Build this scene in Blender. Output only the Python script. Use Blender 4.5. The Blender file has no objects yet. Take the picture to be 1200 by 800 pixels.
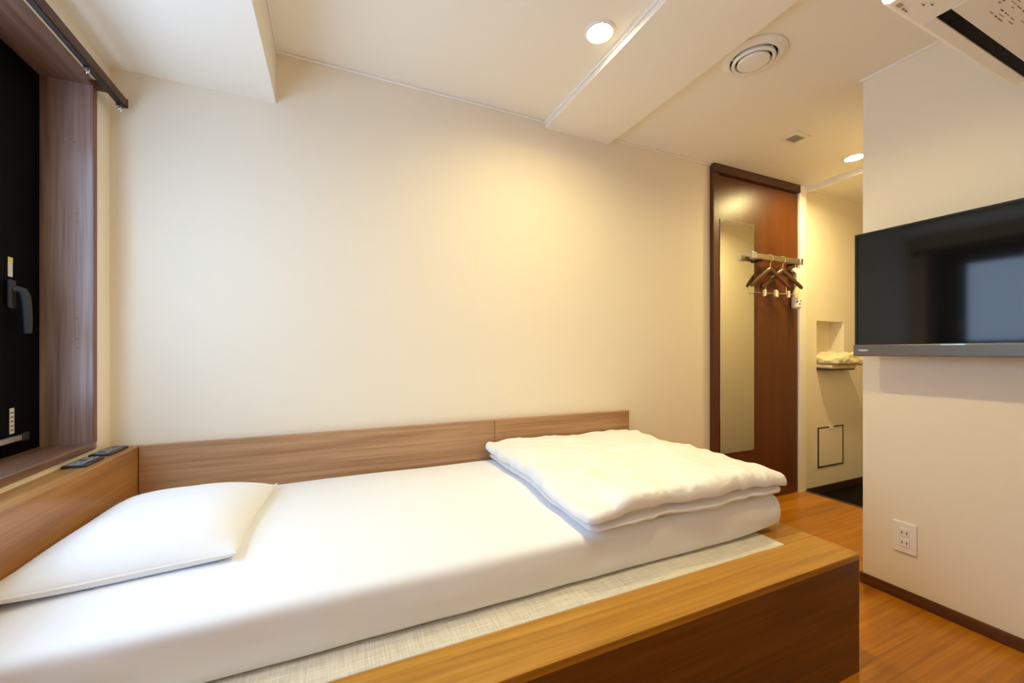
import bpy, bmesh, math, random
from mathutils import Vector, Matrix, noise

random.seed(7)
scene = bpy.context.scene
COL = scene.collection
R = math.radians

# ------------------------------------------------------------------ materials
def new_mat(name):
    m = bpy.data.materials.new(name)
    m.use_nodes = True
    nt = m.node_tree
    return m, nt, nt.nodes['Principled BSDF']

def plain(name, col, rough=0.5, metal=0.0, spec=0.5, bump=0.0, bscale=200.0, coat=0.0, mottle=0.0):
    m, nt, b = new_mat(name)
    b.inputs['Base Color'].default_value = (*col, 1)
    b.inputs['Roughness'].default_value = rough
    b.inputs['Metallic'].default_value = metal
    b.inputs['Specular IOR Level'].default_value = spec
    b.inputs['Coat Weight'].default_value = coat
    tc = nt.nodes.new('ShaderNodeTexCoord')
    n = nt.nodes.new('ShaderNodeTexNoise')
    n.inputs['Scale'].default_value = bscale
    n.inputs['Detail'].default_value = 4
    nt.links.new(tc.outputs['Object'], n.inputs['Vector'])
    if mottle:
        mx = nt.nodes.new('ShaderNodeMix'); mx.data_type = 'RGBA'
        mx.inputs['A'].default_value = (*[c * (1 - mottle) for c in col], 1)
        mx.inputs['B'].default_value = (*[min(1, c * (1 + mottle)) for c in col], 1)
        nt.links.new(n.outputs['Fac'], mx.inputs['Factor'])
        nt.links.new(mx.outputs['Result'], b.inputs['Base Color'])
    if bump:
        bp = nt.nodes.new('ShaderNodeBump')
        bp.inputs['Strength'].default_value = bump
        bp.inputs['Distance'].default_value = 0.001
        nt.links.new(n.outputs['Fac'], bp.inputs['Height'])
        nt.links.new(bp.outputs['Normal'], b.inputs['Normal'])
    return m

def wood(name, dark, mid, light, axis, rough=0.35, spec=0.5, streak=1.0, planks=False):
    """grain runs along axis (0,1,2) in object space"""
    m, nt, b = new_mat(name)
    N, L = nt.nodes, nt.links
    tc = N.new('ShaderNodeTexCoord')
    def stretched(across, along, detail, dist):
        mp = N.new('ShaderNodeMapping')
        s = [across] * 3; s[axis] = along
        mp.inputs['Scale'].default_value = s
        n = N.new('ShaderNodeTexNoise')
        n.inputs['Scale'].default_value = 1.0
        n.inputs['Detail'].default_value = detail
        n.inputs['Distortion'].default_value = dist
        L.new(tc.outputs['Object'], mp.inputs['Vector'])
        L.new(mp.outputs['Vector'], n.inputs['Vector'])
        return n
    a = stretched(16, 0.9, 3, 0.9)
    f = stretched(95, 2.4, 5, 0.3)
    g = stretched(420, 7.0, 2, 0.0)
    mx1 = N.new('ShaderNodeMath'); mx1.operation = 'MULTIPLY_ADD'
    mx1.inputs[1].default_value = 0.75 * streak
    L.new(f.outputs['Fac'], mx1.inputs[0]); L.new(a.outputs['Fac'], mx1.inputs[2])
    mx2 = N.new('ShaderNodeMath'); mx2.operation = 'MULTIPLY_ADD'
    mx2.inputs[1].default_value = 0.28 * streak
    L.new(g.outputs['Fac'], mx2.inputs[0]); L.new(mx1.outputs[0], mx2.inputs[2])
    mean = 0.5 + 0.5 * 0.75 * streak + 0.5 * 0.28 * streak
    mr = N.new('ShaderNodeMapRange')
    mr.inputs['From Min'].default_value = mean - 0.30
    mr.inputs['From Max'].default_value = mean + 0.30
    L.new(mx2.outputs[0], mr.inputs['Value'])
    cr = N.new('ShaderNodeValToRGB')
    cr.color_ramp.elements[0].color = (*dark, 1)
    cr.color_ramp.elements[1].color = (*light, 1)
    e = cr.color_ramp.elements.new(0.5); e.color = (*mid, 1)
    L.new(mr.outputs['Result'], cr.inputs['Fac'])
    col = cr.outputs['Color']
    if planks:
        br = N.new('ShaderNodeTexBrick')
        br.inputs['Scale'].default_value = 1.0
        br.inputs['Brick Width'].default_value = 0.9
        br.inputs['Row Height'].default_value = 0.145
        br.inputs['Mortar Size'].default_value = 0.0012
        br.inputs['Color1'].default_value = (0.86, 0.86, 0.86, 1)
        br.inputs['Color2'].default_value = (1.08, 1.08, 1.08, 1)
        br.inputs['Mortar'].default_value = (0.55, 0.5, 0.45, 1)
        L.new(tc.outputs['Object'], br.inputs['Vector'])
        mm = N.new('ShaderNodeMix'); mm.data_type = 'RGBA'; mm.blend_type = 'MULTIPLY'
        mm.inputs['Factor'].default_value = 0.7
        L.new(col, mm.inputs['A']); L.new(br.outputs['Color'], mm.inputs['B'])
        col = mm.outputs['Result']
    L.new(col, b.inputs['Base Color'])
    b.inputs['Roughness'].default_value = rough
    b.inputs['Specular IOR Level'].default_value = spec
    bp = N.new('ShaderNodeBump'); bp.inputs['Strength'].default_value = 0.12
    bp.inputs['Distance'].default_value = 0.0006
    L.new(g.outputs['Fac'], bp.inputs['Height'])
    L.new(bp.outputs['Normal'], b.inputs['Normal'])
    return m

def woven(name, c1, c2):
    m, nt, b = new_mat(name)
    N, L = nt.nodes, nt.links
    tc = N.new('ShaderNodeTexCoord')
    outs = []
    for s in ((14, 330, 14), (330, 14, 14)):
        mp = N.new('ShaderNodeMapping'); mp.inputs['Scale'].default_value = s
        n = N.new('ShaderNodeTexNoise'); n.inputs['Scale'].default_value = 1; n.inputs['Detail'].default_value = 2
        L.new(tc.outputs['Object'], mp.inputs['Vector']); L.new(mp.outputs['Vector'], n.inputs['Vector'])
        outs.append(n.outputs['Fac'])
    ad = N.new('ShaderNodeMath'); ad.operation = 'ADD'
    L.new(outs[0], ad.inputs[0]); L.new(outs[1], ad.inputs[1])
    mr = N.new('ShaderNodeMapRange'); mr.inputs['From Min'].default_value = 0.65; mr.inputs['From Max'].default_value = 1.35
    L.new(ad.outputs[0], mr.inputs['Value'])
    mx = N.new('ShaderNodeMix'); mx.data_type = 'RGBA'
    mx.inputs['A'].default_value = (*c1, 1); mx.inputs['B'].default_value = (*c2, 1)
    L.new(mr.outputs['Result'], mx.inputs['Factor'])
    L.new(mx.outputs['Result'], b.inputs['Base Color'])
    b.inputs['Roughness'].default_value = 0.8
    b.inputs['Specular IOR Level'].default_value = 0.2
    bp = N.new('ShaderNodeBump'); bp.inputs['Strength'].default_value = 0.5; bp.inputs['Distance'].default_value = 0.001
    L.new(mr.outputs['Result'], bp.inputs['Height']); L.new(bp.outputs['Normal'], b.inputs['Normal'])
    return m

def emit(name, col, s):
    m, nt, b = new_mat(name)
    b.inputs['Base Color'].default_value = (*col, 1)
    b.inputs['Emission Color'].default_value = (*col, 1)
    b.inputs['Emission Strength'].default_value = s
    return m

M = {}
M['wall'] = plain('cream_wallpaper', (0.84, 0.765, 0.635), 0.75, spec=0.25, bump=0.12, bscale=260)
M['ceiling'] = plain('white_ceiling_paper', (0.88, 0.835, 0.745), 0.8, spec=0.2, bump=0.1, bscale=240)
M['white_trim'] = plain('white_trim_paint', (0.86, 0.83, 0.78), 0.4)
M['floor'] = wood('teak_floor', (0.30, 0.100, 0.004), (0.46, 0.165, 0.007), (0.57, 0.235, 0.014), 0, 0.28, planks=True)
M['entry'] = plain('dark_entry_tile', (0.008, 0.004, 0.002), 0.65, spec=0.06, bump=0.2, bscale=60, mottle=0.3)
M['base'] = wood('dark_skirting', (0.07, 0.024, 0.009), (0.11, 0.040, 0.015), (0.155, 0.060, 0.024), 1, 0.45, spec=0.25)
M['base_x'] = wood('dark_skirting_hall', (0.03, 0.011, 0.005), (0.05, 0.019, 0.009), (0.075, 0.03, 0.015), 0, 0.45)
M['teak_x'] = wood('teak_along_x', (0.27, 0.118, 0.012), (0.44, 0.205, 0.021), (0.56, 0.290, 0.040), 0, 0.33)
M['teak_head'] = wood('teak_headboard', (0.27, 0.135, 0.062), (0.41, 0.225, 0.112), (0.52, 0.315, 0.175), 0, 0.36)
M['teak_y'] = wood('teak_along_y', (0.24, 0.10, 0.026), (0.37, 0.165, 0.044), (0.47, 0.23, 0.075), 1, 0.30)
M['teak_front_shaded'] = wood('teak_shaded_front_panel', (0.085, 0.028, 0.003), (0.135, 0.047, 0.005), (0.185, 0.070, 0.009), 0, 0.36)  # same teak as the top boards, with the shade put into the colour
M['walnut_z'] = wood('walnut_jamb', (0.12, 0.065, 0.050), (0.26, 0.165, 0.135), (0.41, 0.275, 0.225), 2, 0.3)
M['walnut_y'] = wood('walnut_sill', (0.11, 0.05, 0.03), (0.19, 0.095, 0.06), (0.27, 0.145, 0.095), 1, 0.28)
M['lip'] = wood('reddish_edge_band', (0.14, 0.048, 0.025), (0.18, 0.066, 0.036), (0.22, 0.088, 0.05), 2, 0.4)
M['cherry'] = wood('cherry_door', (0.075, 0.0180, 0.0008), (0.105, 0.0260, 0.0011), (0.138, 0.036, 0.0017), 2, 0.36, spec=0.5, streak=0.8)
M['cherry_dark'] = wood('cherry_door_frame', (0.065, 0.014, 0.006), (0.09, 0.021, 0.008), (0.12, 0.030, 0.012), 2, 0.35)
M['cherry_rail'] = wood('cherry_head_rail', (0.05, 0.014, 0.006), (0.075, 0.022, 0.009), (0.10, 0.03, 0.013), 0, 0.4)
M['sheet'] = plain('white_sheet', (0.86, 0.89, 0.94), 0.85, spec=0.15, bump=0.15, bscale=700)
M['duvet'] = plain('white_duvet_cotton', (0.86, 0.865, 0.89), 0.85, spec=0.15, bump=0.15, bscale=700)
M['seam'] = plain('white_piping', (0.86, 0.84, 0.80), 0.8)
M['mat'] = woven('woven_mat', (0.56, 0.51, 0.41), (0.82, 0.77, 0.66))
M['black_frame'] = plain('black_window_frame', (0.0015, 0.0015, 0.002), 0.5, spec=0.04)
M['gasket'] = plain('black_gasket', (0.004, 0.004, 0.004), 0.8)
M['handle'] = plain('dark_grey_handle', (0.028, 0.031, 0.031), 0.5, spec=0.3)
M['steel'] = plain('brushed_steel', (0.62, 0.60, 0.56), 0.3, metal=1.0, bump=0.05, bscale=400)
M['chrome'] = plain('chrome', (0.80, 0.78, 0.74), 0.12, metal=1.0)
M['bar_metal'] = plain('satin_brass_grey_bar', (0.48, 0.42, 0.30), 0.35, metal=1.0)
M['sticker_white'] = plain('white_sticker', (0.62, 0.60, 0.55), 0.6)
M['sticker_yellow'] = plain('yellow_sticker', (0.75, 0.60, 0.08), 0.6)
M['print_grey'] = plain('grey_print', (0.20, 0.17, 0.13), 0.7)
M['print_pale'] = plain('pale_print', (0.42, 0.37, 0.30), 0.7)
M['print_dark'] = plain('dark_print', (0.05, 0.04, 0.03), 0.7)
M['print_gold'] = plain('gold_badge', (0.50, 0.42, 0.20), 0.5)
M['rail_brown'] = plain('brown_curtain_rail', (0.085, 0.036, 0.020), 0.5, spec=0.25)
M['rail_grey'] = plain('grey_rail_channel', (0.035, 0.032, 0.030), 0.5, spec=0.2)
M['black_plastic'] = plain('black_plastic', (0.012, 0.012, 0.013), 0.35)
M['grey_plastic'] = plain('dark_grey_plastic', (0.21, 0.215, 0.22), 0.35)
M['void'] = plain('unlit_gap', (0.004, 0.004, 0.004), 0.9)
M['white_plastic'] = plain('white_plastic', (0.85, 0.82, 0.77), 0.35)
M['cream_plastic'] = plain('cream_plastic', (0.80, 0.75, 0.64), 0.4)
M['slat_grey'] = plain('grey_slats', (0.36, 0.34, 0.31), 0.5)
M['ac'] = plain('air_conditioner_white', (0.90, 0.87, 0.80), 0.4)
M['slot_dark'] = plain('louver_dark', (0.008, 0.0065, 0.004), 0.6, spec=0.1)
M['screen'] = plain('tv_screen_glass', (0.006, 0.006, 0.006), 0.06, spec=0.45)
M['tv_black'] = plain('tv_black_gloss', (0.008, 0.008, 0.008), 0.2)
M['tv_bar'] = plain('tv_grey_bar', (0.115, 0.108, 0.102), 0.3)
M['logo'] = plain('silver_lettering', (0.85, 0.83, 0.80), 0.4)
M['mirror'] = plain('mirror_silver', (0.86, 0.87, 0.82), 0.01, metal=1.0)
M['hanger_wood'] = wood('hanger_wood', (0.055, 0.018, 0.006), (0.085, 0.029, 0.010), (0.125, 0.046, 0.016), 0, 0.3)
M['clip'] = plain('clip_cream', (0.80, 0.74, 0.58), 0.4)
M['bottle'] = plain('cream_bottle', (0.75, 0.66, 0.40), 0.25)
M['label_w'] = plain('white_label', (0.85, 0.83, 0.78), 0.5)
M['pajama'] = plain('pale_yellow_cotton', (0.80, 0.72, 0.50), 0.9, spec=0.1, bump=0.3, bscale=500)
M['pajama2'] = plain('beige_cotton', (0.68, 0.58, 0.42), 0.9, spec=0.1, bump=0.3, bscale=500)
M['shelf'] = plain('dark_brown_shelf', (0.045, 0.022, 0.014), 0.35)
M['hatch_frame'] = plain('bronze_hatch_frame', (0.055, 0.045, 0.03), 0.4)
M['lens'] = emit('downlight_lens', (1.0, 0.80, 0.45), 60)
M['glass'] = emit('frosted_glass_lit_by_daylight', (0.50, 0.70, 1.0), 3.8)
M['knot'] = plain('pale_wood_plug', (0.30, 0.19, 0.08), 0.5)

# ------------------------------------------------------------------ mesh helpers
def box(bm, x0, x1, y0, y1, z0, z1, bev=0.0, seg=2):
    g = bmesh.ops.create_cube(bm, size=1.0)
    vs = g['verts']
    for v in vs:
        v.co = Vector(((x0 + x1) / 2 + v.co.x * (x1 - x0), (y0 + y1) / 2 + v.co.y * (y1 - y0), (z0 + z1) / 2 + v.co.z * (z1 - z0)))
    if bev:
        es = list({e for v in vs for e in v.link_edges})
        bmesh.ops.bevel(bm, geom=es, offset=bev, segments=seg, affect='EDGES', profile=0.5)
    return bm

def B(x0, x1, y0, y1, z0, z1, bev=0.0, seg=2):
    return box(bmesh.new(), x0, x1, y0, y1, z0, z1, bev, seg)

def tube(bm, pts, radii, seg=10, sy=1.0, cap=True):
    pts = [Vector(p) for p in pts]
    if not isinstance(radii, (list, tuple)):
        radii = [radii] * len(pts)
    rings = []
    ref = None
    for i, p in enumerate(pts):
        a = pts[max(0, i - 1)]; c = pts[min(len(pts) - 1, i + 1)]
        t = (c - a).normalized()
        if ref is None:
            ref = Vector((0, 1, 0)) if abs(t.y) < 0.9 else Vector((1, 0, 0))
        u = (ref - t * ref.dot(t)).normalized()
        w = t.cross(u)
        ref = u
        rings.append([bm.verts.new(p + (u * math.cos(2 * math.pi * k / seg) * sy + w * math.sin(2 * math.pi * k / seg)) * radii[i]) for k in range(seg)])
    for i in range(len(rings) - 1):
        for k in range(seg):
            bm.faces.new((rings[i][k], rings[i][(k + 1) % seg], rings[i + 1][(k + 1) % seg], rings[i + 1][k]))
    if cap:
        bm.faces.new(rings[0][::-1]); bm.faces.new(rings[-1])
    return bm

def lathe(profile, cx, cy, seg=48, closed=False):
    """profile: list of (r, z) world heights; axis vertical"""
    bm = bmesh.new()
    rings = []
    for r, z in profile:
        if r < 1e-6:
            rings.append([bm.verts.new((cx, cy, z))])
        else:
            rings.append([bm.verts.new((cx + r * math.cos(2 * math.pi * k / seg), cy + r * math.sin(2 * math.pi * k / seg), z)) for k in range(seg)])
    n = len(rings)
    for i in range(n if closed else n - 1):
        a, b = rings[i], rings[(i + 1) % n]
        for k in range(seg):
            k2 = (k + 1) % seg
            if len(a) == 1 and len(b) == 1:
                continue
            if len(a) == 1:
                bm.faces.new((a[0], b[k2], b[k]))
            elif len(b) == 1:
                bm.faces.new((a[k], a[k2], b[0]))
            else:
                bm.faces.new((a[k], a[k2], b[k2], b[k]))
    return bm

def prism(poly, axis, lo, hi):
    """polygon of 2-D points extruded along axis (0: poly=(y,z); 1: poly=(x,z); 2: poly=(x,y))"""
    bm = bmesh.new()
    def P(p, t):
        return {0: (t, p[0], p[1]), 1: (p[0], t, p[1]), 2: (p[0], p[1], t)}[axis]
    a = [bm.verts.new(P(p, lo)) for p in poly]
    b = [bm.verts.new(P(p, hi)) for p in poly]
    bm.faces.new(a[::-1]); bm.faces.new(b)
    for i in range(len(poly)):
        j = (i + 1) % len(poly)
        bm.faces.new((a[i], a[j], b[j], b[i]))
    return bm

def wall_grid(axis, us, zs, holes, near, far):
    """solid slab in plane axis (0 or 1) with rectangular holes; us = breaks along the other axis"""
    bm = bmesh.new()
    cache = {}
    def V(u, z, t):
        k = (round(u, 5), round(z, 5), round(t, 5))
        if k not in cache:
            cache[k] = bm.verts.new((u, t, z) if axis == 1 else (t, u, z))
        return cache[k]
    nu, nz = len(us) - 1, len(zs) - 1
    def solid(i, j):
        if not (0 <= i < nu and 0 <= j < nz): return False
        cu, cz = (us[i] + us[i + 1]) / 2, (zs[j] + zs[j + 1]) / 2
        return not any(a < cu < b and c < cz < d for a, b, c, d in holes)
    for i in range(nu):
        for j in range(nz):
            if not solid(i, j): continue
            u0, u1, z0, z1 = us[i], us[i + 1], zs[j], zs[j + 1]
            bm.faces.new((V(u0, z0, near), V(u1, z0, near), V(u1, z1, near), V(u0, z1, near)))
            bm.faces.new((V(u0, z1, far), V(u1, z1, far), V(u1, z0, far), V(u0, z0, far)))
            for (di, dj, a, b) in ((-1, 0, (u0, z0), (u0, z1)), (1, 0, (u1, z1), (u1, z0)), (0, -1, (u1, z0), (u0, z0)), (0, 1, (u0, z1), (u1, z1))):
                if not solid(i + di, j + dj):
                    bm.faces.new((V(*a, near), V(*b, near), V(*b, far), V(*a, far)))
    return bm

def soft_box(x0, x1, y0, y1, z0, z1, r, nx, ny, nz, fn=None):
    """rounded box on a regular surface grid; fn(Vector, (u,v,w)) -> Vector"""
    bm = bmesh.new()
    cache = {}
    def V(i, j, k):
        key = (i, j, k)
        if key in cache: return cache[key]
        u, v, w = i / nx, j / ny, k / nz
        # concentrate rows near the edges
        p = Vector((x0 + (x1 - x0) * u, y0 + (y1 - y0) * v, z0 + (z1 - z0) * w))
        q = Vector((min(max(p.x, x0 + r), x1 - r), min(max(p.y, y0 + r), y1 - r), min(max(p.z, z0 + r), z1 - r)))
        d = p - q
        if d.length > 1e-9:
            p = q + d.normalized() * r
        if fn: p = fn(p, (u, v, w))
        cache[key] = bm.verts.new(p)
        return cache[key]
    for i in range(nx):
        for j in range(ny):
            bm.faces.new((V(i, j, 0), V(i, j + 1, 0), V(i + 1, j + 1, 0), V(i + 1, j, 0)))
            bm.faces.new((V(i, j, nz), V(i + 1, j, nz), V(i + 1, j + 1, nz), V(i, j + 1, nz)))
    for i in range(nx):
        for k in range(nz):
            bm.faces.new((V(i, 0, k), V(i + 1, 0, k), V(i + 1, 0, k + 1), V(i, 0, k + 1)))
            bm.faces.new((V(i, ny, k), V(i, ny, k + 1), V(i + 1, ny, k + 1), V(i + 1, ny, k)))
    for j in range(ny):
        for k in range(nz):
            bm.faces.new((V(0, j, k), V(0, j, k + 1), V(0, j + 1, k + 1), V(0, j + 1, k)))
            bm.faces.new((V(nx, j, k), V(nx, j + 1, k), V(nx, j + 1, k + 1), V(nx, j, k + 1)))
    return bm

def obj(name, bm, mat, parent=None, smooth=False, label=None, kind=None, local=False):
    """link a bmesh as one mesh object; coordinates are world unless local, then moved under the parent"""
    off = Vector((0, 0, 0))
    if parent is not None and not local:
        o2 = parent
        while o2 is not None:
            off += o2.location
            o2 = o2.parent
    bmesh.ops.recalc_face_normals(bm, faces=bm.faces[:])
    if off.length:
        bmesh.ops.translate(bm, verts=bm.verts[:], vec=-off)
    me = bpy.data.meshes.new(name)
    bm.to_mesh(me); bm.free()
    me.materials.append(M[mat])
    if smooth:
        for p in me.polygons: p.use_smooth = True
        me.set_sharp_from_angle(angle=R(smooth if smooth is not True else 40))
    o = bpy.data.objects.new(name, me)
    COL.objects.link(o)
    if parent is not None: o.parent = parent
    if label: o['label'] = label
    if kind: o['kind'] = kind
    return o

def tag(o, label, cat, group=None):
    o['label'] = label; o['category'] = cat
    if group: o['group'] = group
    return o

def thing(name, loc, label, cat, group=None):
    o = bpy.data.objects.new(name, None)
    COL.objects.link(o)
    o.location = loc
    o.empty_display_size = 0.05
    return tag(o, label, cat, group)

def struct(name, bm, mat, parent=None, smooth=False):
    return obj(name, bm, mat, parent, smooth, kind='structure')

def struct_root(name, loc):
    o = bpy.data.objects.new(name, None); COL.objects.link(o)
    o.location = loc; o['kind'] = 'structure'
    return o

# ------------------------------------------------------------------ room dimensions (metres)
XW = -0.705          # window wall face
YB = 1.82            # long wall face
XT = 2.10            # wall with the television
YC = 0.985           # corner of that wall at the corridor
ZC = 2.18            # ceiling
XE = 4.6             # end of corridor
YR = -0.85           # wall behind the camera
XS = 3.083           # entry step
T = 0.12

# ------------------------------------------------------------------ shell
wb = wall_grid(1, [XW - 0.25, 3.27, 3.62, XE + T], [-0.2, 0.862, 1.231, ZC + 0.05], [(3.27, 3.62, 0.862, 1.231)], YB, YB + 0.10)
struct('wall_back', wb, 'wall')
struct('wall_niche', B(3.25, 3.64, YB + 0.1, YB + 0.13, 0.84, 1.25), 'wall')
WY0, WY1, WZ0, WZ1 = 0.15, 1.704, 0.711, 1.843      # clear window opening
PT = 0.022                                            # lining board
struct('wall_left', wall_grid(0, [YR - T, WY0 - PT, WY1 + PT, YB], [-0.2, WZ0 - PT, WZ1 + PT, ZC + 0.05],
       [(WY0 - PT, WY1 + PT, WZ0 - PT, WZ1 + PT)], XW, XW - 0.235), 'wall')
struct('wall_right', B(XT, XE, YR - T, YC, -0.2, ZC + 0.05), 'wall')
struct('wall_rear', B(XW - 0.235, XT, YR - T, YR, -0.2, ZC + 0.05), 'wall')
struct('wall_hall_end', B(XE, XE + T, YC - 0.1, YB, -0.2, ZC + 0.05), 'wall')
struct('floor', B(XW - 0.2, XS, YR, YB, -0.06, 0.0), 'floor')
struct('floor_entry', B(XS, XE, YC - 0.05, YB, -0.12, -0.05), 'entry')
struct('trim_1', B(XS, XS + 0.022, YC, YB, -0.05, 0.004, 0.002), 'hatch_frame')
struct('ceiling', B(XW - 0.235, XE + T, YR - T, YB + 0.1, ZC, ZC + 0.1), 'ceiling')
struct('trim_2', B(XW, -0.210, YR, YB, 1.975, ZC), 'ceiling')                 # boxed beam by the window
struct('trim_3', B(0.992, 1.386, YR, YB, 2.146, ZC), 'ceiling')               # shallow ceiling beam
struct('trim_4', B(3.085, 3.115, YC, YB, 2.142, ZC), 'white_trim')            # lintel over the entry
struct('trim_5', B(1.0, XT, YR, 0.288, 1.80, ZC), 'ceiling')                  # bulkhead behind the air conditioner
# slim white ceiling beads
def bead(name, x0, x1, y0, y1, zt=ZC):
    struct(name, B(x0, x1, y0, y1, zt - 0.011, zt, 0.003, 1), 'white_trim')
bead('trim_6', -0.210, 0.992, YB - 0.011, YB)
bead('trim_7', 1.386, 3.02, YB - 0.011, YB)
bead('trim_8', -0.210, -0.199, YR, YB - 0.011)
bead('trim_9', 0.981, 0.992, YR, YB - 0.011)
bead('trim_10', XT - 0.011, XT, 0.29, YC + 0.011)
bead('trim_11', XT - 0.0, XS, YC, YC + 0.011)
struct('trim_12', B(3.022, 3.098, 1.790, YB, 0.0, ZC, 0.002, 1), 'white_trim')  # white post at the end of the door
struct('baseboard_right', B(XT - 0.009, XT, YR, YC + 0.009, 0.0, 0.045, 0.002, 1), 'base')
struct('baseboard_hall', B(3.105, XE, YB - 0.010, YB, -0.05, 0.002, 0.002, 1), 'base_x')
struct('baseboard_corridor', B(XT, XS - 0.0, YC, YC + 0.009, 0.0, 0.045, 0.002, 1), 'base_x')

# ------------------------------------------------------------------ window
w = struct_root('window_1', (XW, (WY0 + WY1) / 2, WZ0))
XI = -0.823           # inner face of black frame
XO = XW + 0.004
jb = obj('jamb', B(XI - 0.08, XO, WY1, WY1 + PT, WZ0 - PT, WZ1 + PT), 'walnut_z', w)
# old screw plugs on the jamb
for (px, pz) in ((-0.752, 1.415), (-0.738, 1.432), (-0.738, 1.408), (-0.752, 1.030), (-0.738, 1.040), (-0.737, 1.012), (-0.738, 1.105), (-0.752, 1.665), (-0.744, 1.655)):
    bmk = bmesh.new()
    bmesh.ops.create_cone(bmk, segments=12, radius1=0.0035, radius2=0.0035, depth=0.002, cap_ends=True)
    bmesh.ops.rotate(bmk, verts=bmk.verts[:], matrix=Matrix.Rotation(R(90), 3, 'X'))
    bmesh.ops.translate(bmk, verts=bmk.verts[:], vec=(px, WY1 - 0.0002, pz))
    obj('screw_plug', bmk, 'knot', jb)
obj('edge_band', B(XO, XO + 0.0015, WY1 + 0.001, WY1 + PT, WZ0, WZ1 + PT), 'lip', jb)
obj('jamb', B(XI - 0.08, XO, WY0 - PT, WY0, WZ0 - PT, WZ1 + PT), 'walnut_z', w)
obj('lintel_board', B(XI - 0.08, XO, WY0, WY1, WZ1, WZ1 + PT), 'walnut_y', w)
obj('sill', B(XI - 0.08, XO + 0.004, WY0, WY1, WZ0 - PT, WZ0, 0.002, 1), 'walnut_y', w)
# outer black frame
FW = 0.05
obj('frame', wall_grid(0, [WY0, WY0 + FW, WY1 - FW, WY1], [WZ0, WZ0 + FW, WZ1 - FW, WZ1], [(WY0 + FW, WY1 - FW, WZ0 + FW, WZ1 - FW)], XI, XI - 0.08), 'black_frame', w)
# opening sash, its stile runs into the picture
s0, s1, t0, t1 = WY0 + FW + 0.003, WY1 - FW - 0.003, WZ0 + FW + 0.003, WZ1 - FW - 0.003
sash = obj('sash', wall_grid(0, [s0, s0 + 0.10, s1 - 0.135, s1], [t0, t0 + 0.06, 1.03, 1.09, t1 - 0.07, t1],
           [(s0 + 0.10, s1 - 0.135, t0 + 0.06, 1.03), (s0 + 0.10, s1 - 0.135, 1.09, t1 - 0.07)], XI + 0.012, XI - 0.05), 'black_frame', w)
obj('pane', B(XI - 0.006, XI - 0.001, s0 + 0.09, s1 - 0.125, t0 + 0.05, 1.035), 'glass', sash)
obj('pane', B(XI - 0.006, XI - 0.001, s0 + 0.09, s1 - 0.125, 1.085, t1 - 0.06), 'glass', sash)
obj('gasket', wall_grid(0, [WY0 + FW - 0.002, s0 + 0.008, s1 - 0.008, WY1 - FW + 0.002], [WZ0 + FW - 0.002, t0 + 0.008, t1 - 0.008, WZ1 - FW + 0.002],
    [(s0 + 0.008, s1 - 0.008, t0 + 0.008, t1 - 0.008)], XI + 0.006, XI + 0.001), 'gasket', w)
hy = 1.552
hnd = obj('handle', B(XI + 0.012, XI + 0.022, hy - 0.010, hy + 0.014, 1.118, 1.196, 0.004), 'black_plastic', w)
lev = bmesh.new()
tube(lev, [(XI + 0.020, hy + 0.004, 1.172), (XI + 0.029, hy + 0.006, 1.172), (XI + 0.034, hy + 0.012, 1.169), (XI + 0.036, hy + 0.020, 1.155), (XI + 0.036, hy + 0.026, 1.125), (XI + 0.035, hy + 0.031, 1.085), (XI + 0.034, hy + 0.033, 1.052)],
     [0.0080, 0.0080, 0.0090, 0.0095, 0.0095, 0.0090, 0.0082], 12, sy=0.8)
obj('lever', lev, 'handle', hnd, True)
st = obj('sticker', B(XI + 0.012, XI + 0.0126, 1.551, 1.568, 1.205, 1.258), 'sticker_white', w)
obj('sticker_band', B(XI + 0.0126, XI + 0.013, 1.551, 1.568, 1.244, 1.258), 'sticker_yellow', st)
st2 = obj('sticker', B(XI + 0.012, XI + 0.0126, 1.557, 1.574, 0.775, 0.845), 'sticker_white', w)
for k in range(5):
    obj('print_line', B(XI + 0.0126, XI + 0.0129, 1.560, 1.571, 0.782 + k * 0.012, 0.787 + k * 0.012), 'print_grey', st2)
stay = bmesh.new()
box(stay, XI + 0.013, XI + 0.021, 1.20, 1.590, 0.752, 0.768, 0.002, 1)
sb = obj('stay_arm', stay, 'steel', w)
obj('stay_end', B(XI + 0.012, XI + 0.022, 1.590, 1.618, 0.748, 0.772, 0.003), 'black_plastic', sb)

# ------------------------------------------------------------------ curtain rail
cr = thing('curtain_rail', (-0.66, 1.81, 1.86), 'brown curtain rail running above the wood lined window', 'curtain rail')
obj('rail', B(-0.674, -0.648, -0.15, 1.788, 1.836, 1.862, 0.003), 'rail_brown', cr)
obj('channel', B(-0.667, -0.655, -0.15, 1.784, 1.8325, 1.837), 'rail_grey', cr, label='grey channel under the rail')
obj('end_cap', B(-0.676, -0.646, 1.787, 1.796, 1.832, 1.864, 0.004), 'rail_brown', cr)
for yy in (0.05, 1.72):
    obj('bracket', B(XW, -0.674, yy - 0.012, yy + 0.012, 1.842, 1.866, 0.002, 1), 'rail_brown', cr)
for yy in (1.574, 1.766, 1.778):
    bm = bmesh.new()
    box(bm, -0.668, -0.654, yy - 0.005, yy + 0.005, 1.823, 1.834, 0.002, 1)
    c = obj('carrier', bm, 'black_plastic', cr)
    bm = bmesh.new()
    tube(bm, [(-0.661 + 0.005 * math.cos(a), yy, 1.8185 + 0.0055 * math.sin(a)) for a in [R(90 + 36 * k) for k in range(11)]], 0.0016, 8)
    obj('ring', bm, 'chrome', c, True)

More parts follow.
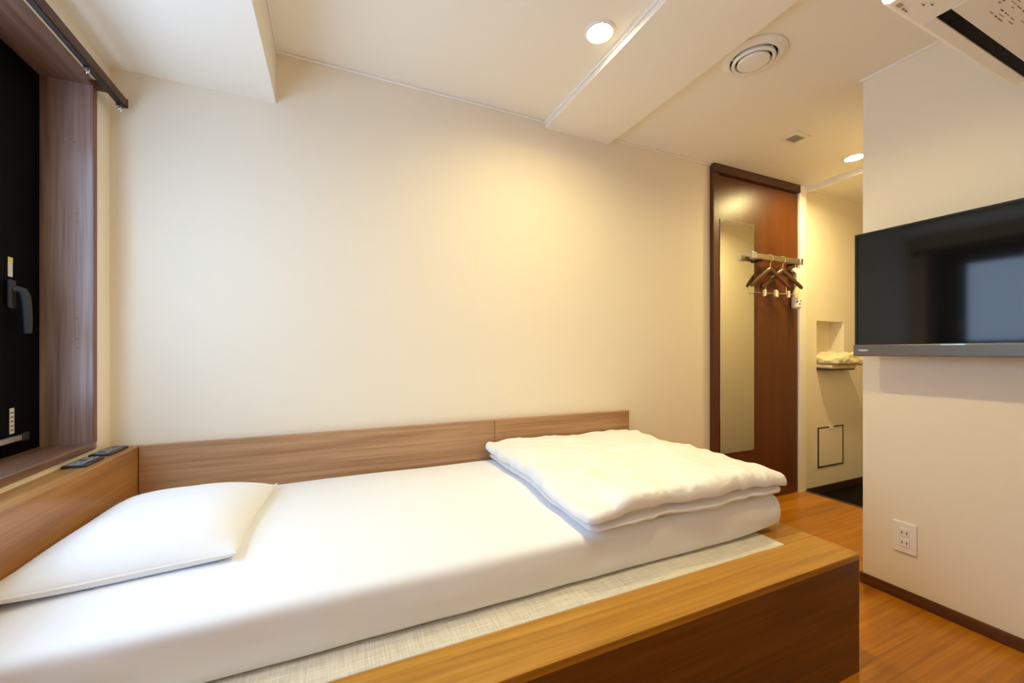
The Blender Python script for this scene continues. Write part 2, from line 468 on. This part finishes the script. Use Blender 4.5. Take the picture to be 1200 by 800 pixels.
# ------------------------------------------------------------------ door, mirror, garment rail
YD = 1.803
d = struct_root('door_1', (2.59, YB, 0.0))
obj('door_panel', B(2.216, 3.020, YD, YB - 0.001, 0.006, 2.118, 0.0015, 1), 'cherry', d)
obj('door_frame', B(2.163, 2.214, YD - 0.014, YB - 0.001, 0.0, 2.124, 0.002, 1), 'cherry_dark', d)
obj('head_rail', B(2.163, 3.021, YD - 0.020, YB - 0.001, 2.126, 2.179, 0.002, 1), 'cherry_rail', d)
mr = thing('mirror', (2.39, YD, 0.352), 'tall narrow frameless mirror fixed to the reddish brown door', 'mirror')
obj('backing', B(2.229, 2.549, YD - 0.003, YD, 0.350, 1.842), 'tv_black', mr)
obj('mirror_glass', B(2.230, 2.548, YD - 0.007, YD - 0.003, 0.351, 1.841, 0.001, 1), 'mirror', mr)

YBAR = 1.755
gr = thing('garment_rail', (2.72, YD, 1.6), 'flat metal garment rail screwed across the reddish brown door', 'clothes rail')
obj('bar', B(2.490, 2.960, YBAR - 0.005, YBAR + 0.005, 1.606, 1.640, 0.002, 1), 'bar_metal', gr)
obj('end_block', B(2.460, 2.500, YBAR - 0.012, YBAR + 0.012, 1.602, 1.646, 0.003), 'steel', gr, label='bright square end block')
obj('end_block', B(2.950, 2.985, YBAR - 0.012, YBAR + 0.012, 1.602, 1.646, 0.003), 'steel', gr, label='bright square end block')
for xx in (2.575, 2.900):
    obj('bracket', B(xx - 0.012, xx + 0.012, YBAR + 0.004, YD, 1.597, 1.610, 0.002, 1), 'black_plastic', gr)

def make_hanger():
    t = thing('coat_hanger', (0, 0, 0), '', 'coat hanger')
    bm = bmesh.new()
    pts = [(0, 0, -0.095), (0, 0, -0.062), (0.006, 0, -0.046), (0.020, 0, -0.032)]
    for k in range(11):
        a = R(-35 + k * 21)
        pts.append((0.0 + 0.0245 * math.cos(a), 0, -0.0225 + 0.0245 * math.sin(a)))
    tube(bm, pts, 0.0023, 8)
    obj('hook', bm, 'chrome', t, True, local=True)
    bm = bmesh.new()
    n = 22
    P, Rr = [], []
    for i in range(n + 1):
        s = -1 + 2 * i / n
        x = 0.155 * s
        z = -0.096 - 0.115 * abs(s) ** 1.1
        P.append((x, 0, z)); Rr.append(0.017 - 0.003 * abs(s) if abs(s) < 0.97 else 0.010)
    tube(bm, P, Rr, 12, sy=0.55)
    obj('shoulder_bar', bm, 'hanger_wood', t, 50, local=True)
    bm = bmesh.new()
    tube(bm, [(-0.130, 0, -0.185), (-0.130, 0, -0.247), (-0.125, 0, -0.253), (0.125, 0, -0.253), (0.130, 0, -0.247), (0.130, 0, -0.185)], 0.0024, 8)
    obj('trouser_bar', bm, 'chrome', t, True, local=True)
    for xx in (-0.045, 0.045):
        bm = bmesh.new()
        box(bm, xx - 0.009, xx + 0.009, -0.008, 0.008, -0.276, -0.232, 0.003)
        c = obj('clip', bm, 'clip', t, local=True)
        bm = bmesh.new()
        tube(bm, [(xx, -0.010, -0.243), (xx, 0.010, -0.243)], 0.005, 10)
        obj('clip_spring', bm, 'chrome', c, True, local=True)
    return t

def dup(root, loc, rz):
    r = root.copy(); COL.objects.link(r); r.location = loc; r.rotation_euler = (0, 0, rz)
    for ch in root.children:
        c = ch.copy(); COL.objects.link(c); c.parent = r
        for g in ch.children:
            q = g.copy(); COL.objects.link(q); q.parent = c
    return r
h1 = make_hanger()
h1.location = (2.648, YBAR, 1.6435); h1.rotation_euler = (0, 0, R(-10))
h2 = dup(h1, (2.775, YBAR, 1.6435), R(-14))
tag(h1, 'wooden coat hanger hung nearest the mirror on the garment rail', 'coat hanger', 'hangers on the garment rail')
tag(h2, 'wooden coat hanger hung beside the spray bottle on the garment rail', 'coat hanger', 'hangers on the garment rail')

# spray bottle hooked over the right end of the rail
sx, sy_ = 2.950, 1.770
sp = thing('spray_bottle', (sx, sy_, 1.30), 'cream and white spray bottle hung at the right end of the garment rail', 'spray bottle')
bm = lathe([(0, 1.298), (0.022, 1.300), (0.0275, 1.310), (0.0285, 1.36), (0.027, 1.395), (0.020, 1.425), (0.013, 1.440), (0.012, 1.47), (0, 1.47)], sx, sy_, 28)
obj('bottle_body', bm, 'bottle', sp, 50)
bm = lathe([(0.0284, 1.312), (0.0292, 1.312), (0.0292, 1.376), (0.0284, 1.376)], sx, sy_, 28, closed=True)
lb = obj('bottle_label', bm, 'label_w', sp, True, label='white printed label')
for zz, aa in ((1.345, -20), (1.330, 10), (1.352, 25)):
    a = R(-120 + aa)
    bm = bmesh.new()
    box(bm, -0.006, 0.006, -0.001, 0.001, -0.004, 0.004)
    bmesh.ops.rotate(bm, verts=bm.verts[:], matrix=Matrix.Rotation(a + R(90), 3, 'Z'))
    bmesh.ops.translate(bm, verts=bm.verts[:], vec=(sx + 0.0292 * math.cos(a), sy_ + 0.0292 * math.sin(a), zz))
    obj('label_print', bm, 'print_dark', lb)
bm = lathe([(0, 1.462), (0.016, 1.462), (0.016, 1.490), (0.011, 1.498), (0, 1.498)], sx, sy_, 20)
obj('collar', bm, 'white_plastic', sp, 40)
bm = prism([(sx - 0.018, 1.497), (sx + 0.014, 1.497), (sx + 0.022, 1.535), (sx + 0.02, 1.575), (sx - 0.02, 1.585), (sx - 0.045, 1.570), (sx - 0.045, 1.555), (sx - 0.015, 1.545)], 1, sy_ - 0.011, sy_ + 0.011)
bmesh.ops.bevel(bm, geom=bm.edges[:], offset=0.003, segments=2, affect='EDGES')
hd = obj('spray_head', bm, 'white_plastic', sp, 40)
bm = bmesh.new()
tube(bm, [(sx - 0.030, sy_, 1.556), (sx - 0.040, sy_, 1.535), (sx - 0.038, sy_, 1.505), (sx - 0.034, sy_, 1.488)], [0.004, 0.005, 0.0045, 0.004], 8)
obj('trigger', bm, 'print_dark', hd, True, label='dark trigger')
bm = bmesh.new()
tube(bm, [(sx - 0.004, sy_ + 0.002, 1.576), (sx - 0.002, sy_ + 0.006, 1.610), (sx - 0.002, sy_ + 0.004, 1.642), (sx - 0.002, YBAR, 1.650), (sx - 0.002, YBAR - 0.012, 1.642), (sx - 0.002, YBAR - 0.012, 1.620)], 0.0028, 8)
obj('hanging_hook', bm, 'white_plastic', sp, True)

# ------------------------------------------------------------------ hall wall: shelf, pyjamas, hatch
sh = thing('niche_shelf', (3.45, YB, 0.862), 'dark thin shelf board in the niche of the entry wall', 'shelf')
obj('shelf_board', B(3.272, 3.618, 1.748, YB + 0.098, 0.8625, 0.874, 0.002, 1), 'shelf', sh)
def towel_fn(seed, amp):
    def f(p, uvw):
        q = p * 22 + Vector((seed, 0, 0))
        n = noise.noise(q) * amp
        n2 = noise.noise(p * 55 + Vector((0, seed, 0))) * amp * 0.4
        if uvw[2] > 0.02:
            return p + Vector((n * 0.7, n2 * 1.2, (n + n2) * uvw[2]))
        return p + Vector((n * 0.5, n2, 0))
    return f
pj = thing('folded_pyjamas', (3.45, 1.80, 0.874), 'pale yellow folded pyjamas piled on the niche shelf', 'pyjamas')
obj('bottom_fold', soft_box(3.285, 3.600, 1.725, 1.900, 0.8745, 0.908, 0.014, 36, 20, 8, towel_fn(3.0, 0.009)), 'pajama2', pj, True)
def top_fn(p, uvw):
    f = towel_fn(9.0, 0.020)(p, uvw)
    u, v, w_ = uvw
    hump = math.exp(-((u - 0.55) / 0.28) ** 2) * 0.035 * w_
    droop = 0.018 * max(0, u - 0.72) / 0.28
    return f + Vector((0, -0.03 * max(0, u - 0.5) * (1 - v), hump - droop))
obj('top_fold', soft_box(3.280, 3.640, 1.690, 1.895, 0.911, 0.958, 0.02, 44, 26, 10, top_fn), 'pajama', pj, True)

ap = thing('access_hatch', (3.443, YB, 0.135), 'small square access hatch with a dark frame low on the entry wall', 'access panel')
obj('hatch_frame', wall_grid(1, [3.281, 3.295, 3.593, 3.607], [0.135, 0.146, 0.426, 0.437], [(3.295, 3.593, 0.146, 0.426)], YB - 0.004, YB), 'hatch_frame', ap)
obj('hatch_door', B(3.296, 3.592, YB - 0.003, YB, 0.147, 0.425), 'wall', ap)
obj('latch', B(3.420, 3.465, YB - 0.010, YB - 0.002, 0.418, 0.442, 0.002, 1), 'white_plastic', ap)

# ------------------------------------------------------------------ bed
XB0, XB1, YB0, YB1, ZB = -0.618, 1.503, 0.713, 1.788, 0.370
TY0, TY1, TX1 = 0.845, 1.775, 1.352
TX0 = -0.560
bb = thing('bed_base', ((XB0 + XB1) / 2, (YB0 + YB1) / 2, 0.0), 'teak box bed base along the cream wall, under the white mattress', 'bed base')
obj('front_panel', B(XB0, XB1 - 0.0, YB0 + 0.0015, YB0 + 0.021, 0.0, ZB - 0.0205), 'teak_front_shaded', bb)
obj('end_panel', B(XB1 - 0.021, XB1 - 0.0015, YB0 + 0.021, YB1, 0.0, ZB - 0.0205), 'teak_y', bb)
obj('top_board', B(XB0, XB1, YB0, TY0, ZB - 0.020, ZB, 0.0012, 1), 'teak_x', bb)
obj('top_board', B(TX1, XB1, TY0 + 0.0005, YB1, ZB - 0.020, ZB, 0.0012, 1), 'teak_x', bb)
obj('deck', B(XB0 + 0.002, TX1, TY0, YB1, ZB - 0.030, ZB - 0.014), 'teak_x', bb)
tm = obj('tatami_mat', B(TX0, TX1 - 0.001, TY0 + 0.001, TY1, ZB - 0.0135, ZB - 0.0005, 0.002, 1), 'mat')
tag(tm, 'pale woven mat inlaid in the bed base under the mattress', 'mat')

MZ0, MZ1 = ZB + 0.0005, 0.495
def mat_fn(p, uvw):
    u, v, w_ = uvw
    q = p.copy()
    lift = max(0, (p.x - 1.15) / 0.30)
    # the foot end rolls up off the base a little; sides bulge
    bul = math.sin(math.pi * min(max((p.z - MZ0) / (MZ1 - MZ0), 0), 1))
    if u > 0.97: q.x += 0.012 * bul
    if v < 0.03: q.y -= 0.006 * bul + 0.004 * math.sin(p.x * 6.0) * bul
    if w_ < 0.5 and lift > 0:
        q.z += 0.020 * lift ** 2.2 * (1 - w_ * 2)
    if w_ > 0.5:
        q.z += 0.004 * noise.noise(Vector((p.x * 3, p.y * 3, 0))) + 0.006 * math.exp(-((v - 0.5) / 0.4) ** 2)
    q.y += 0.0025 * noise.noise(Vector((p.x * 9, 4.0, p.z * 20)))
    return q
mt = thing('mattress', (0.42, 1.35, ZB), 'white sheeted single mattress lying on the teak bed base', 'mattress')
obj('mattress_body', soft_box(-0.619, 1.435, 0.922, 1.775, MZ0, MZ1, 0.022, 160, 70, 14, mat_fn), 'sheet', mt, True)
bm = bmesh.new()
pts = []
for k in range(13):
    z = MZ0 + 0.024 + (MZ1 - MZ0 - 0.05) * k / 12
    bul = math.sin(math.pi * (z - MZ0) / (MZ1 - MZ0))
    pts.append((1.4285 + 0.012 * bul, 0.9295 - 0.008 * bul, z))
tube(bm, pts, 0.0035, 8)
obj('piping', bm, 'seam', mt, True)

# duvet, folded at the foot
def smooth01(t):
    t = min(max(t, 0), 1); return t * t * (3 - 2 * t)
DX0, DX1, DY0, DY1, DZ0, DZ1 = 0.640, 1.462, 0.903, 1.770, 0.5065, 0.584
def duvet_fn(p, uvw):
    u, v, w_ = uvw
    q = p.copy()
    # taper towards the left front corner and slight thinning along the left edge
    left = 1 - smooth01(u / 0.22)
    front = 1 - smooth01(v / 0.45)
    hgt = (q.z - DZ0)
    hgt *= 1 - 0.42 * left * (0.45 + 0.55 * front) + 0.10 * front * (1 - left) * smooth01((1 - u) / 0.3)
    puff = 0.004 * math.sin(math.pi * u) * math.sin(math.pi * v)
    q.z = DZ0 + hgt + puff * w_
    # wrinkles: long soft folds plus fine ones
    wr = 0.018 * noise.noise(Vector((q.x * 4.0 + q.y * 2.6, q.y * 5.5 - q.x * 2.0, 1.7)))
    wr += 0.0095 * noise.noise(Vector((q.x * 12 + q.y * 8, q.y * 15 - q.x * 5, 5.1)))
    wr += 0.0026 * noise.noise(Vector((q.x * 40, q.y * 34, 2.2)))
    q.z += wr * smooth01(w_ * 2 - 0.4)
    # the edge of each layer wanders
    wob = 0.012 * noise.noise(Vector((q.x * 5, 3.1, 0))) + 0.005 * noise.noise(Vector((q.x * 24, 7.7, 0)))
    if v < 0.12: q.y += wob * (1 - v / 0.12)
    wobx = 0.014 * noise.noise(Vector((q.y * 4, 9.1, 0))) + 0.006 * noise.noise(Vector((q.y * 22, 1.3, 0)))
    if u < 0.1: q.x += wobx * (1 - u / 0.1) + 0.03 * (1 - u / 0.1) * (v - 0.3)
    # groove between the two layers on the front, left and foot edges
    gl = 0.40 - 0.06 * (1 - u)
    g = math.exp(-((w_ - gl) / 0.085) ** 2)
    edge_f = max(0, 1 - v / 0.07)
    edge_l = max(0, 1 - u / 0.07)
    edge_r = max(0, 1 - (1 - u) / 0.07)
    q.y += 0.055 * g * edge_f * (0.55 + 0.45 * noise.noise(Vector((q.x * 3, 2.0, 0))) + 0.25)
    q.x += 0.030 * g * edge_l
    q.x -= 0.018 * g * edge_r
    # the upper layer overhangs: left rear corner flap and foot front corner
    if w_ > gl:
        c1 = smooth01((v - 0.80) / 0.20) * smooth01((0.14 - u) / 0.14)
        q.x -= 0.018 * c1; q.z += 0.014 * c1
        c2 = smooth01((0.14 - v) / 0.14) * smooth01((u - 0.88) / 0.12)
        q.x += 0.008 * c2; q.y -= 0.002 * c2; q.z -= 0.012 * c2
    else:
        c2 = smooth01((0.2 - v) / 0.2) * smooth01((u - 0.85) / 0.15)
        q.x -= 0.022 * c2
    if w_ > 0.9 and v < 0.16:   # small puckers behind the front edge seam
        q.z += 0.006 * noise.noise(Vector((q.x * 52, q.y * 16, 0))) * (1 - v / 0.16)
    droop = 0.010 * smooth01((0.922 - q.y) / 0.02) * (1 - w_)
    q.z = max(q.z, DZ0 - 0.0005) - droop
    return q
dv = thing('duvet', (1.05, 1.34, DZ0), 'white duvet folded in layers over the foot of the mattress', 'duvet')
obj('duvet_cover', soft_box(DX0, DX1, DY0, DY1, DZ0, DZ1, 0.026, 150, 140, 26, duvet_fn), 'duvet', dv, True)
obj('care_tag', B(1.497, 1.520, 1.205, 1.207, 0.545, 0.563), 'label_w', dv)

# pillow
PX0, PX1, PY0, PY1, PZ = -0.614, -0.205, 1.115, 1.680, 0.502
def pillow_bm():
    bm = bmesh.new()
    n, m_ = 64, 80
    def shape(u, v, top):
        # u, v in -1..1
        pin = 1 - 0.055 * (1 - abs(u) ** 2) * abs(v) ** 6 * 0 
        x = u * (1 - 0.05 * (1 - v * v) * -1 * 0)
        # sides pulled in between the corners
        ex = 1 - 0.055 * (1 - v * v) * 1.0
        ey = 1 - 0.045 * (1 - u * u)
        px = (PX0 + PX1) / 2 + u * ex * (PX1 - PX0) / 2
        py = (PY0 + PY1) / 2 + v * ey * (PY1 - PY0) / 2
        f = ((1 - abs(u) ** 2.6) * (1 - abs(v) ** 3.0))
        f = max(f, 0)
        edge = PZ + 0.017 + 0.012 * (u < 0) * abs(u) ** 2
        if top:
            z = edge + 0.070 * f ** 0.62
            z += 0.004 * noise.noise(Vector((px * 9, py * 9, 0))) * f
            c = (abs(u) * abs(v)) ** 3
            z += 0.006 * noise.noise(Vector((px * 26, py * 26, 4))) * c
            # soft diagonal puckers near the right hand edge
            z += 0.003 * math.sin(py * 60 + px * 40) * max(0, u) ** 5 * (1 - v * v)
        else:
            z = max(PZ, edge - 0.030 * f ** 0.28)
        # slight skew of the pillow
        px += 0.012 * (v)
        return Vector((max(px, PX0), py + 0.030 * u * (1 if v < 0 else 0.2) * abs(v), z))
    g = {}
    for top in (0, 1):
        for i in range(n + 1):
            for j in range(m_ + 1):
                if i in (0, n) or j in (0, m_):
                    if (i, j, 0) in g:
                        g[(i, j, 1)] = g[(i, j, 0)]; continue
                u = math.sin((i / n - 0.5) * math.pi); v = math.sin((j / m_ - 0.5) * math.pi)
                g[(i, j, top)] = bm.verts.new(shape(u, v, top))
    for top in (0, 1):
        for i in range(n):
            for j in range(m_):
                f = [g[(i, j, top)], g[(i + 1, j, top)], g[(i + 1, j + 1, top)], g[(i, j + 1, top)]]
                bm.faces.new(f if top else f[::-1])
    rim = [g[(i, 0, 0)].co.copy() for i in range(n + 1)] + [g[(n, j, 0)].co.copy() for j in range(1, m_ + 1)]
    return bm, rim
pbm, rim = pillow_bm()
pl = thing('pillow', (-0.4, 1.4, PZ), 'white pillow lying flat at the window end of the mattress', 'pillow')
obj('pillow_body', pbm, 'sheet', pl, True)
bm = bmesh.new()
tube(bm, rim, 0.0032, 8)
obj('pillow_seam', bm, 'seam', pl, True)

# headboard along the wall
hb = thing('headboard', (0.44, 1.805, ZB), 'long low teak backboard fixed to the wall behind the bed', 'headboard')
obj('backboard_panel', B(-0.618, 0.6985, 1.790, 1.8195, 0.0, 0.673, 0.001, 1), 'teak_head', hb)
obj('backboard_panel', B(0.7005, 1.503, 1.790, 1.8195, 0.0, 0.673, 0.001, 1), 'teak_head', hb)

# ledge below the window
lg = thing('bedhead_ledge', (-0.66, 1.2, 0.0), 'narrow teak ledge at the bed head, below the window', 'ledge')
obj('ledge_front', B(-0.640, -0.620, 0.713, 1.8195, 0.0, 0.673, 0.001, 1), 'teak_y', lg)
obj('ledge_top', B(XW + 0.001, -0.6402, 0.713, 1.8195, 0.6535, 0.673, 0.0005, 1), 'teak_y', lg)
obj('ledge_end', B(XW + 0.001, -0.6405, 0.713, 0.733, 0.0, 0.653), 'teak_y', lg)

def ledge_outlet(y0, y1, label, kinds):
    t = thing('power_outlet', (-0.667, (y0 + y1) / 2, 0.673), label, 'power outlet', 'outlets on the ledge')
    obj('cover_plate', B(-0.698, -0.644, y0, y1, 0.673, 0.680, 0.002), 'black_plastic', t)
    n = len(kinds)
    for i, kd in enumerate(kinds):
        c = y0 + (y1 - y0) * (i + 0.5) / n + (0.0)
        hw = (y1 - y0) / n * 0.40
        m = obj('socket', B(-0.690, -0.654, c - hw, c + hw, 0.6795, 0.6825, 0.001, 1), 'grey_plastic', t, label='dark grey socket module')
        if kd == 's':
            for dx in (-0.006, 0.006):
                obj('slot', B(-0.667 + dx - 0.0012, -0.667 + dx + 0.0012, c - 0.005, c + 0.005, 0.6822, 0.6829), 'void', m)
        else:
            obj('port', B(-0.681, -0.663, c - 0.006, c + 0.006, 0.6822, 0.6829), 'void', m)
ledge_outlet(1.530, 1.632, 'black outlet plate on the ledge, the one nearer the pillow', 'sps')
ledge_outlet(1.668, 1.790, 'black outlet plate on the ledge, the one in the corner by the cream wall', 'psp')

# ------------------------------------------------------------------ television
tv = thing('television', (XT, 0.505, 1.0), 'black flat screen television on the right hand wall', 'television')
TX = 1.965
obj('cabinet', B(TX + 0.006, TX + 0.055, 0.063, 0.947, 0.985, 1.474, 0.004), 'tv_black', tv)
obj('bezel', wall_grid(0, [0.060, 0.068, 0.942, 0.950], [1.026, 1.030, 1.472, 1.480], [(0.068, 0.942, 1.030, 1.472)], TX, TX + 0.008), 'tv_black', tv)
obj('screen', B(TX + 0.003, TX + 0.006, 0.067, 0.943, 1.029, 1.473), 'screen', tv)
bar = obj('speaker_bar', B(TX - 0.006, TX + 0.040, 0.056, 0.953, 0.982, 1.028, 0.004), 'tv_bar', tv, label='grey bar under the screen')
cu = bpy.data.curves.new('lettering', 'FONT')
cu.body = 'TOSHIBA'; cu.size = 0.0078; cu.extrude = 0.0004; cu.offset = 0.0003
to = bpy.data.objects.new('lettering_source', cu); COL.objects.link(to)
bpy.context.view_layer.update()
me = bpy.data.meshes.new_from_object(to.evaluated_get(bpy.context.evaluated_depsgraph_get()))
bpy.data.objects.remove(to)
bm = bmesh.new(); bm.from_mesh(me); bpy.data.meshes.remove(me)
bm.transform(Matrix.Rotation(R(-90), 4, 'Z') @ Matrix.Rotation(R(90), 4, 'X'))
bmesh.ops.translate(bm, verts=bm.verts[:], vec=(TX - 0.0064, 0.934, 1.0030))
obj('logo_lettering', bm, 'logo', bar)
obj('sensor_window', B(TX - 0.0068, TX - 0.005, 0.63, 0.69, 1.0235, 1.0265), 'steel', bar)
obj('wall_mount', B(TX + 0.055, XT, 0.38, 0.62, 1.12, 1.36, 0.003), 'black_plastic', tv)

# ------------------------------------------------------------------ wall outlet under the TV
wo = thing('wall_outlet', (XT, 0.842, 0.255), 'white double wall outlet low on the wall under the television', 'wall outlet')
obj('outlet_plate', B(XT - 0.008, XT, 0.806, 0.880, 0.193, 0.315, 0.003), 'white_plastic', wo)
for zc in (0.274, 0.234):
    s_ = obj('socket', B(XT - 0.0105, XT - 0.007, 0.826, 0.860, zc - 0.018, zc + 0.018, 0.003), 'white_plastic', wo)
    for dy in (-0.0085, 0.0065):
        obj('slot', B(XT - 0.0112, XT - 0.010, 0.843 + dy - 0.0015, 0.843 + dy + 0.0015, zc - 0.005, zc + 0.005), 'void', s_)

# ------------------------------------------------------------------ air conditioner
ac = thing('air_conditioner', (1.6, 0.29, 1.85), 'white split air conditioner high up at the top right', 'air conditioner')
AX0, AX1, AYB, AYF, AZ = 1.192, 1.996, 0.2885, 0.545, 1.85
prof = [(AYB, AZ + 0.02), (AYB + 0.02, AZ + 0.001), (0.466, AZ), (0.474, AZ), (0.478, AZ + 0.03), (0.500, AZ + 0.03), (0.503, AZ), (0.530, AZ + 0.002), (0.541, AZ + 0.010), (AYF, AZ + 0.025),
        (AYF, AZ + 0.22), (AYF - 0.03, AZ + 0.255), (AYB, AZ + 0.262)]
obj('casing', prism(prof, 0, AX0 + 0.21, AX1 - 0.03), 'ac', ac)
prof2 = [(AYB, AZ + 0.02), (AYB + 0.02, AZ + 0.001), (0.530, AZ + 0.002), (0.541, AZ + 0.010), (AYF, AZ + 0.025), (AYF, AZ + 0.22), (AYF - 0.03, AZ + 0.255), (AYB, AZ + 0.262)]
bm = prism(prof2, 0, AX0, AX0 + 0.2095)
es = [e for e in bm.edges if all(abs(v.co.x - AX0) < 1e-5 for v in e.verts)]
bmesh.ops.bevel(bm, geom=es, offset=0.052, segments=8, affect='EDGES')
ce = obj('end_cap', bm, 'ac', ac, 40)
bm = prism(prof2, 0, AX1 - 0.0295, AX1)
es = [e for e in bm.edges if all(abs(v.co.x - AX1) < 1e-5 for v in e.verts)]
bmesh.ops.bevel(bm, geom=es, offset=0.012, segments=4, affect='EDGES')
obj('end_cap', bm, 'ac', ac, 40)
obj('air_slot', B(AX0 + 0.211, AX1 - 0.031, 0.4745, 0.5025, AZ + 0.003, AZ + 0.029), 'slot_dark', ac, label='dark air outlet slot')
for xx in (1.47, 1.73):
    obj('louver_fin', B(xx - 0.001, xx + 0.001, 0.475, 0.502, AZ + 0.0015, AZ + 0.003), 'void', ac)
lb = obj('label_sheet', B(1.46, 1.86, 0.335, 0.452, AZ + 0.0000, AZ + 0.0008), 'ac', ac)
random.seed(21)
yy = 0.440
while yy > 0.35:
    xx = 1.475
    while xx < 1.64:
        wd = random.uniform(0.006, 0.030)
        if random.random() < 0.62:
            obj('print_line', B(xx, xx + wd, yy - random.uniform(0.0015, 0.003), yy, AZ - 0.0005, AZ + 0.0001), random.choice(['print_grey', 'print_pale', 'print_pale', 'print_dark']), lb)
        xx += wd + random.uniform(0.006, 0.018)
    yy -= 0.007
obj('badge', B(1.262, 1.280, 0.517, 0.526, AZ + 0.0006, AZ + 0.003), 'print_gold', ce, label='gold badge')
for (x0, x1, y0) in ((1.290, 1.300, 0.524), (1.304, 1.312, 0.524), (1.318, 1.328, 0.497), (1.336, 1.346, 0.488)):
    obj('print_line', B(x0, x1, y0 - 0.0010, y0 + 0.0010, AZ + 0.0003, AZ + 0.0035), 'print_grey', ce)

# ------------------------------------------------------------------ ceiling fittings
vx, vy = 1.529, 1.081
cv = thing('ceiling_diffuser', (vx, vy, ZC), 'round white air diffuser with ring slots on the ceiling', 'ceiling vent')
obj('backing', lathe([(0, ZC - 0.0005), (0.090, ZC - 0.0005), (0.090, ZC - 0.003), (0, ZC - 0.003)], vx, vy, 48), 'void', cv, 40)
obj('flange', lathe([(0.083, ZC - 0.003), (0.084, ZC - 0.016), (0.089, ZC - 0.018), (0.106, ZC - 0.013), (0.1145, ZC - 0.006), (0.1150, ZC - 0.0005), (0.092, ZC - 0.0005)], vx, vy, 64, True), 'white_plastic', cv, 40)
obj('ring', lathe([(0.063, ZC - 0.012), (0.066, ZC - 0.026), (0.071, ZC - 0.027), (0.0775, ZC - 0.022), (0.074, ZC - 0.010)], vx, vy, 64, True), 'white_plastic', cv, 40)
obj('centre_disc', lathe([(0, ZC - 0.012), (0.053, ZC - 0.012), (0.0575, ZC - 0.026), (0.053, ZC - 0.031), (0.02, ZC - 0.033), (0.0, ZC - 0.0335)], vx, vy, 64), 'white_plastic', cv, 40)
for k in range(3):
    a = R(30 + 120 * k)
    bm = bmesh.new()
    tube(bm, [(vx + 0.040 * math.cos(a), vy + 0.040 * math.sin(a), ZC - 0.011), (vx + 0.086 * math.cos(a), vy + 0.086 * math.sin(a), ZC - 0.011)], 0.0022, 6)
    obj('spoke', bm, 'white_plastic', cv)

gv = thing('vent_grille', (2.322, 1.402, ZC), 'small rectangular slatted vent grille on the ceiling near the door', 'ceiling vent')
gx0, gx1, gy0, gy1 = 2.262, 2.384, 1.352, 1.452
obj('grille_frame', wall_grid(1, [gx0, gx0 + 0.02, gx1 - 0.02, gx1], [gy0, gy0 + 0.02, gy1 - 0.02, gy1], [(gx0 + 0.02, gx1 - 0.02, gy0 + 0.02, gy1 - 0.02)], 0, 0.006), 'cream_plastic', gv)
g = gv.children[0]
for v in g.data.vertices:   # the slab helper builds upright: lay it flat under the ceiling
    c = v.co + gv.location
    v.co = Vector((c.x, c.z, ZC - 0.007 + c.y)) - gv.location
obj('grille_back', B(gx0 + 0.02, gx1 - 0.02, gy0 + 0.02, gy1 - 0.02, ZC - 0.002, ZC - 0.0005), 'print_dark', gv)
for k in range(10):
    yy = gy0 + 0.024 + k * 0.0058
    obj('slat', B(gx0 + 0.02, gx1 - 0.02, yy - 0.0019, yy + 0.0019, ZC - 0.006, ZC - 0.003), 'slat_grey', gv)

LAMPC = (1.0, 0.81, 0.35)
def downlight(x, y, label, watts, spread=150):
    t = thing('downlight', (x, y, ZC), label, 'ceiling light', 'recessed downlights')
    obj('trim_ring', lathe([(0.043, ZC - 0.0005), (0.043, ZC - 0.006), (0.048, ZC - 0.008), (0.056, ZC - 0.004), (0.057, ZC - 0.0005)], x, y, 48, True), 'white_plastic', t, 40)
    obj('lens', lathe([(0, ZC - 0.0005), (0.043, ZC - 0.0005), (0.0425, ZC - 0.0035), (0, ZC - 0.004)], x, y, 40), 'lens', t)
    ld = bpy.data.lights.new('downlight_lamp', 'AREA')
    ld.shape = 'DISK'; ld.size = 0.08; ld.energy = watts; ld.color = LAMPC
    ld.spread = R(spread)
    lo = bpy.data.objects.new('downlight_lamp', ld); COL.objects.link(lo)
    lo.parent = t; lo.location = (0, 0, -0.009)
    return t
downlight(0.895, 1.228, 'glowing round downlight on the ceiling above the bed', 3.8, 160)
downlight(2.884, 1.397, 'glowing round downlight on the ceiling in front of the entry', 8.5, 166)
downlight(0.895, 0.66, 'added fill downlight, out of view, above the front edge of the bed base', 4.9, 155)  # added lamp, unseen: brightens the bed front and the television wall

# ------------------------------------------------------------------ daylight
wd = bpy.data.worlds.new('daylight'); scene.world = wd
wd.use_nodes = True
bg = wd.node_tree.nodes['Background']
bg.inputs['Color'].default_value = (0.61, 0.82, 1.0, 1)
bg.inputs['Strength'].default_value = 8.0

# ------------------------------------------------------------------ camera
cd = bpy.data.cameras.new('camera')
cd.sensor_width = 36.0
cd.lens = 471.76 * 36.0 / 1200.0
cd.shift_y = 12.0 / 1200.0
cd.clip_start = 0.01
cam = bpy.data.objects.new('camera', cd); COL.objects.link(cam)
cam.location = (0, 0, 1.0)
cam.rotation_euler = (R(90), 0, R(-23.793))
scene.camera = cam

vs = scene.view_settings
vs.view_transform = 'Standard'; vs.look = 'None'
vs.exposure = 0.55; vs.gamma = 1.0; vs.use_curve_mapping = False
scene.cycles.use_denoising = True
scene.cycles.max_bounces = 12
scene.cycles.diffuse_bounces = 8
scene.cycles.sample_clamp_indirect = 6.0
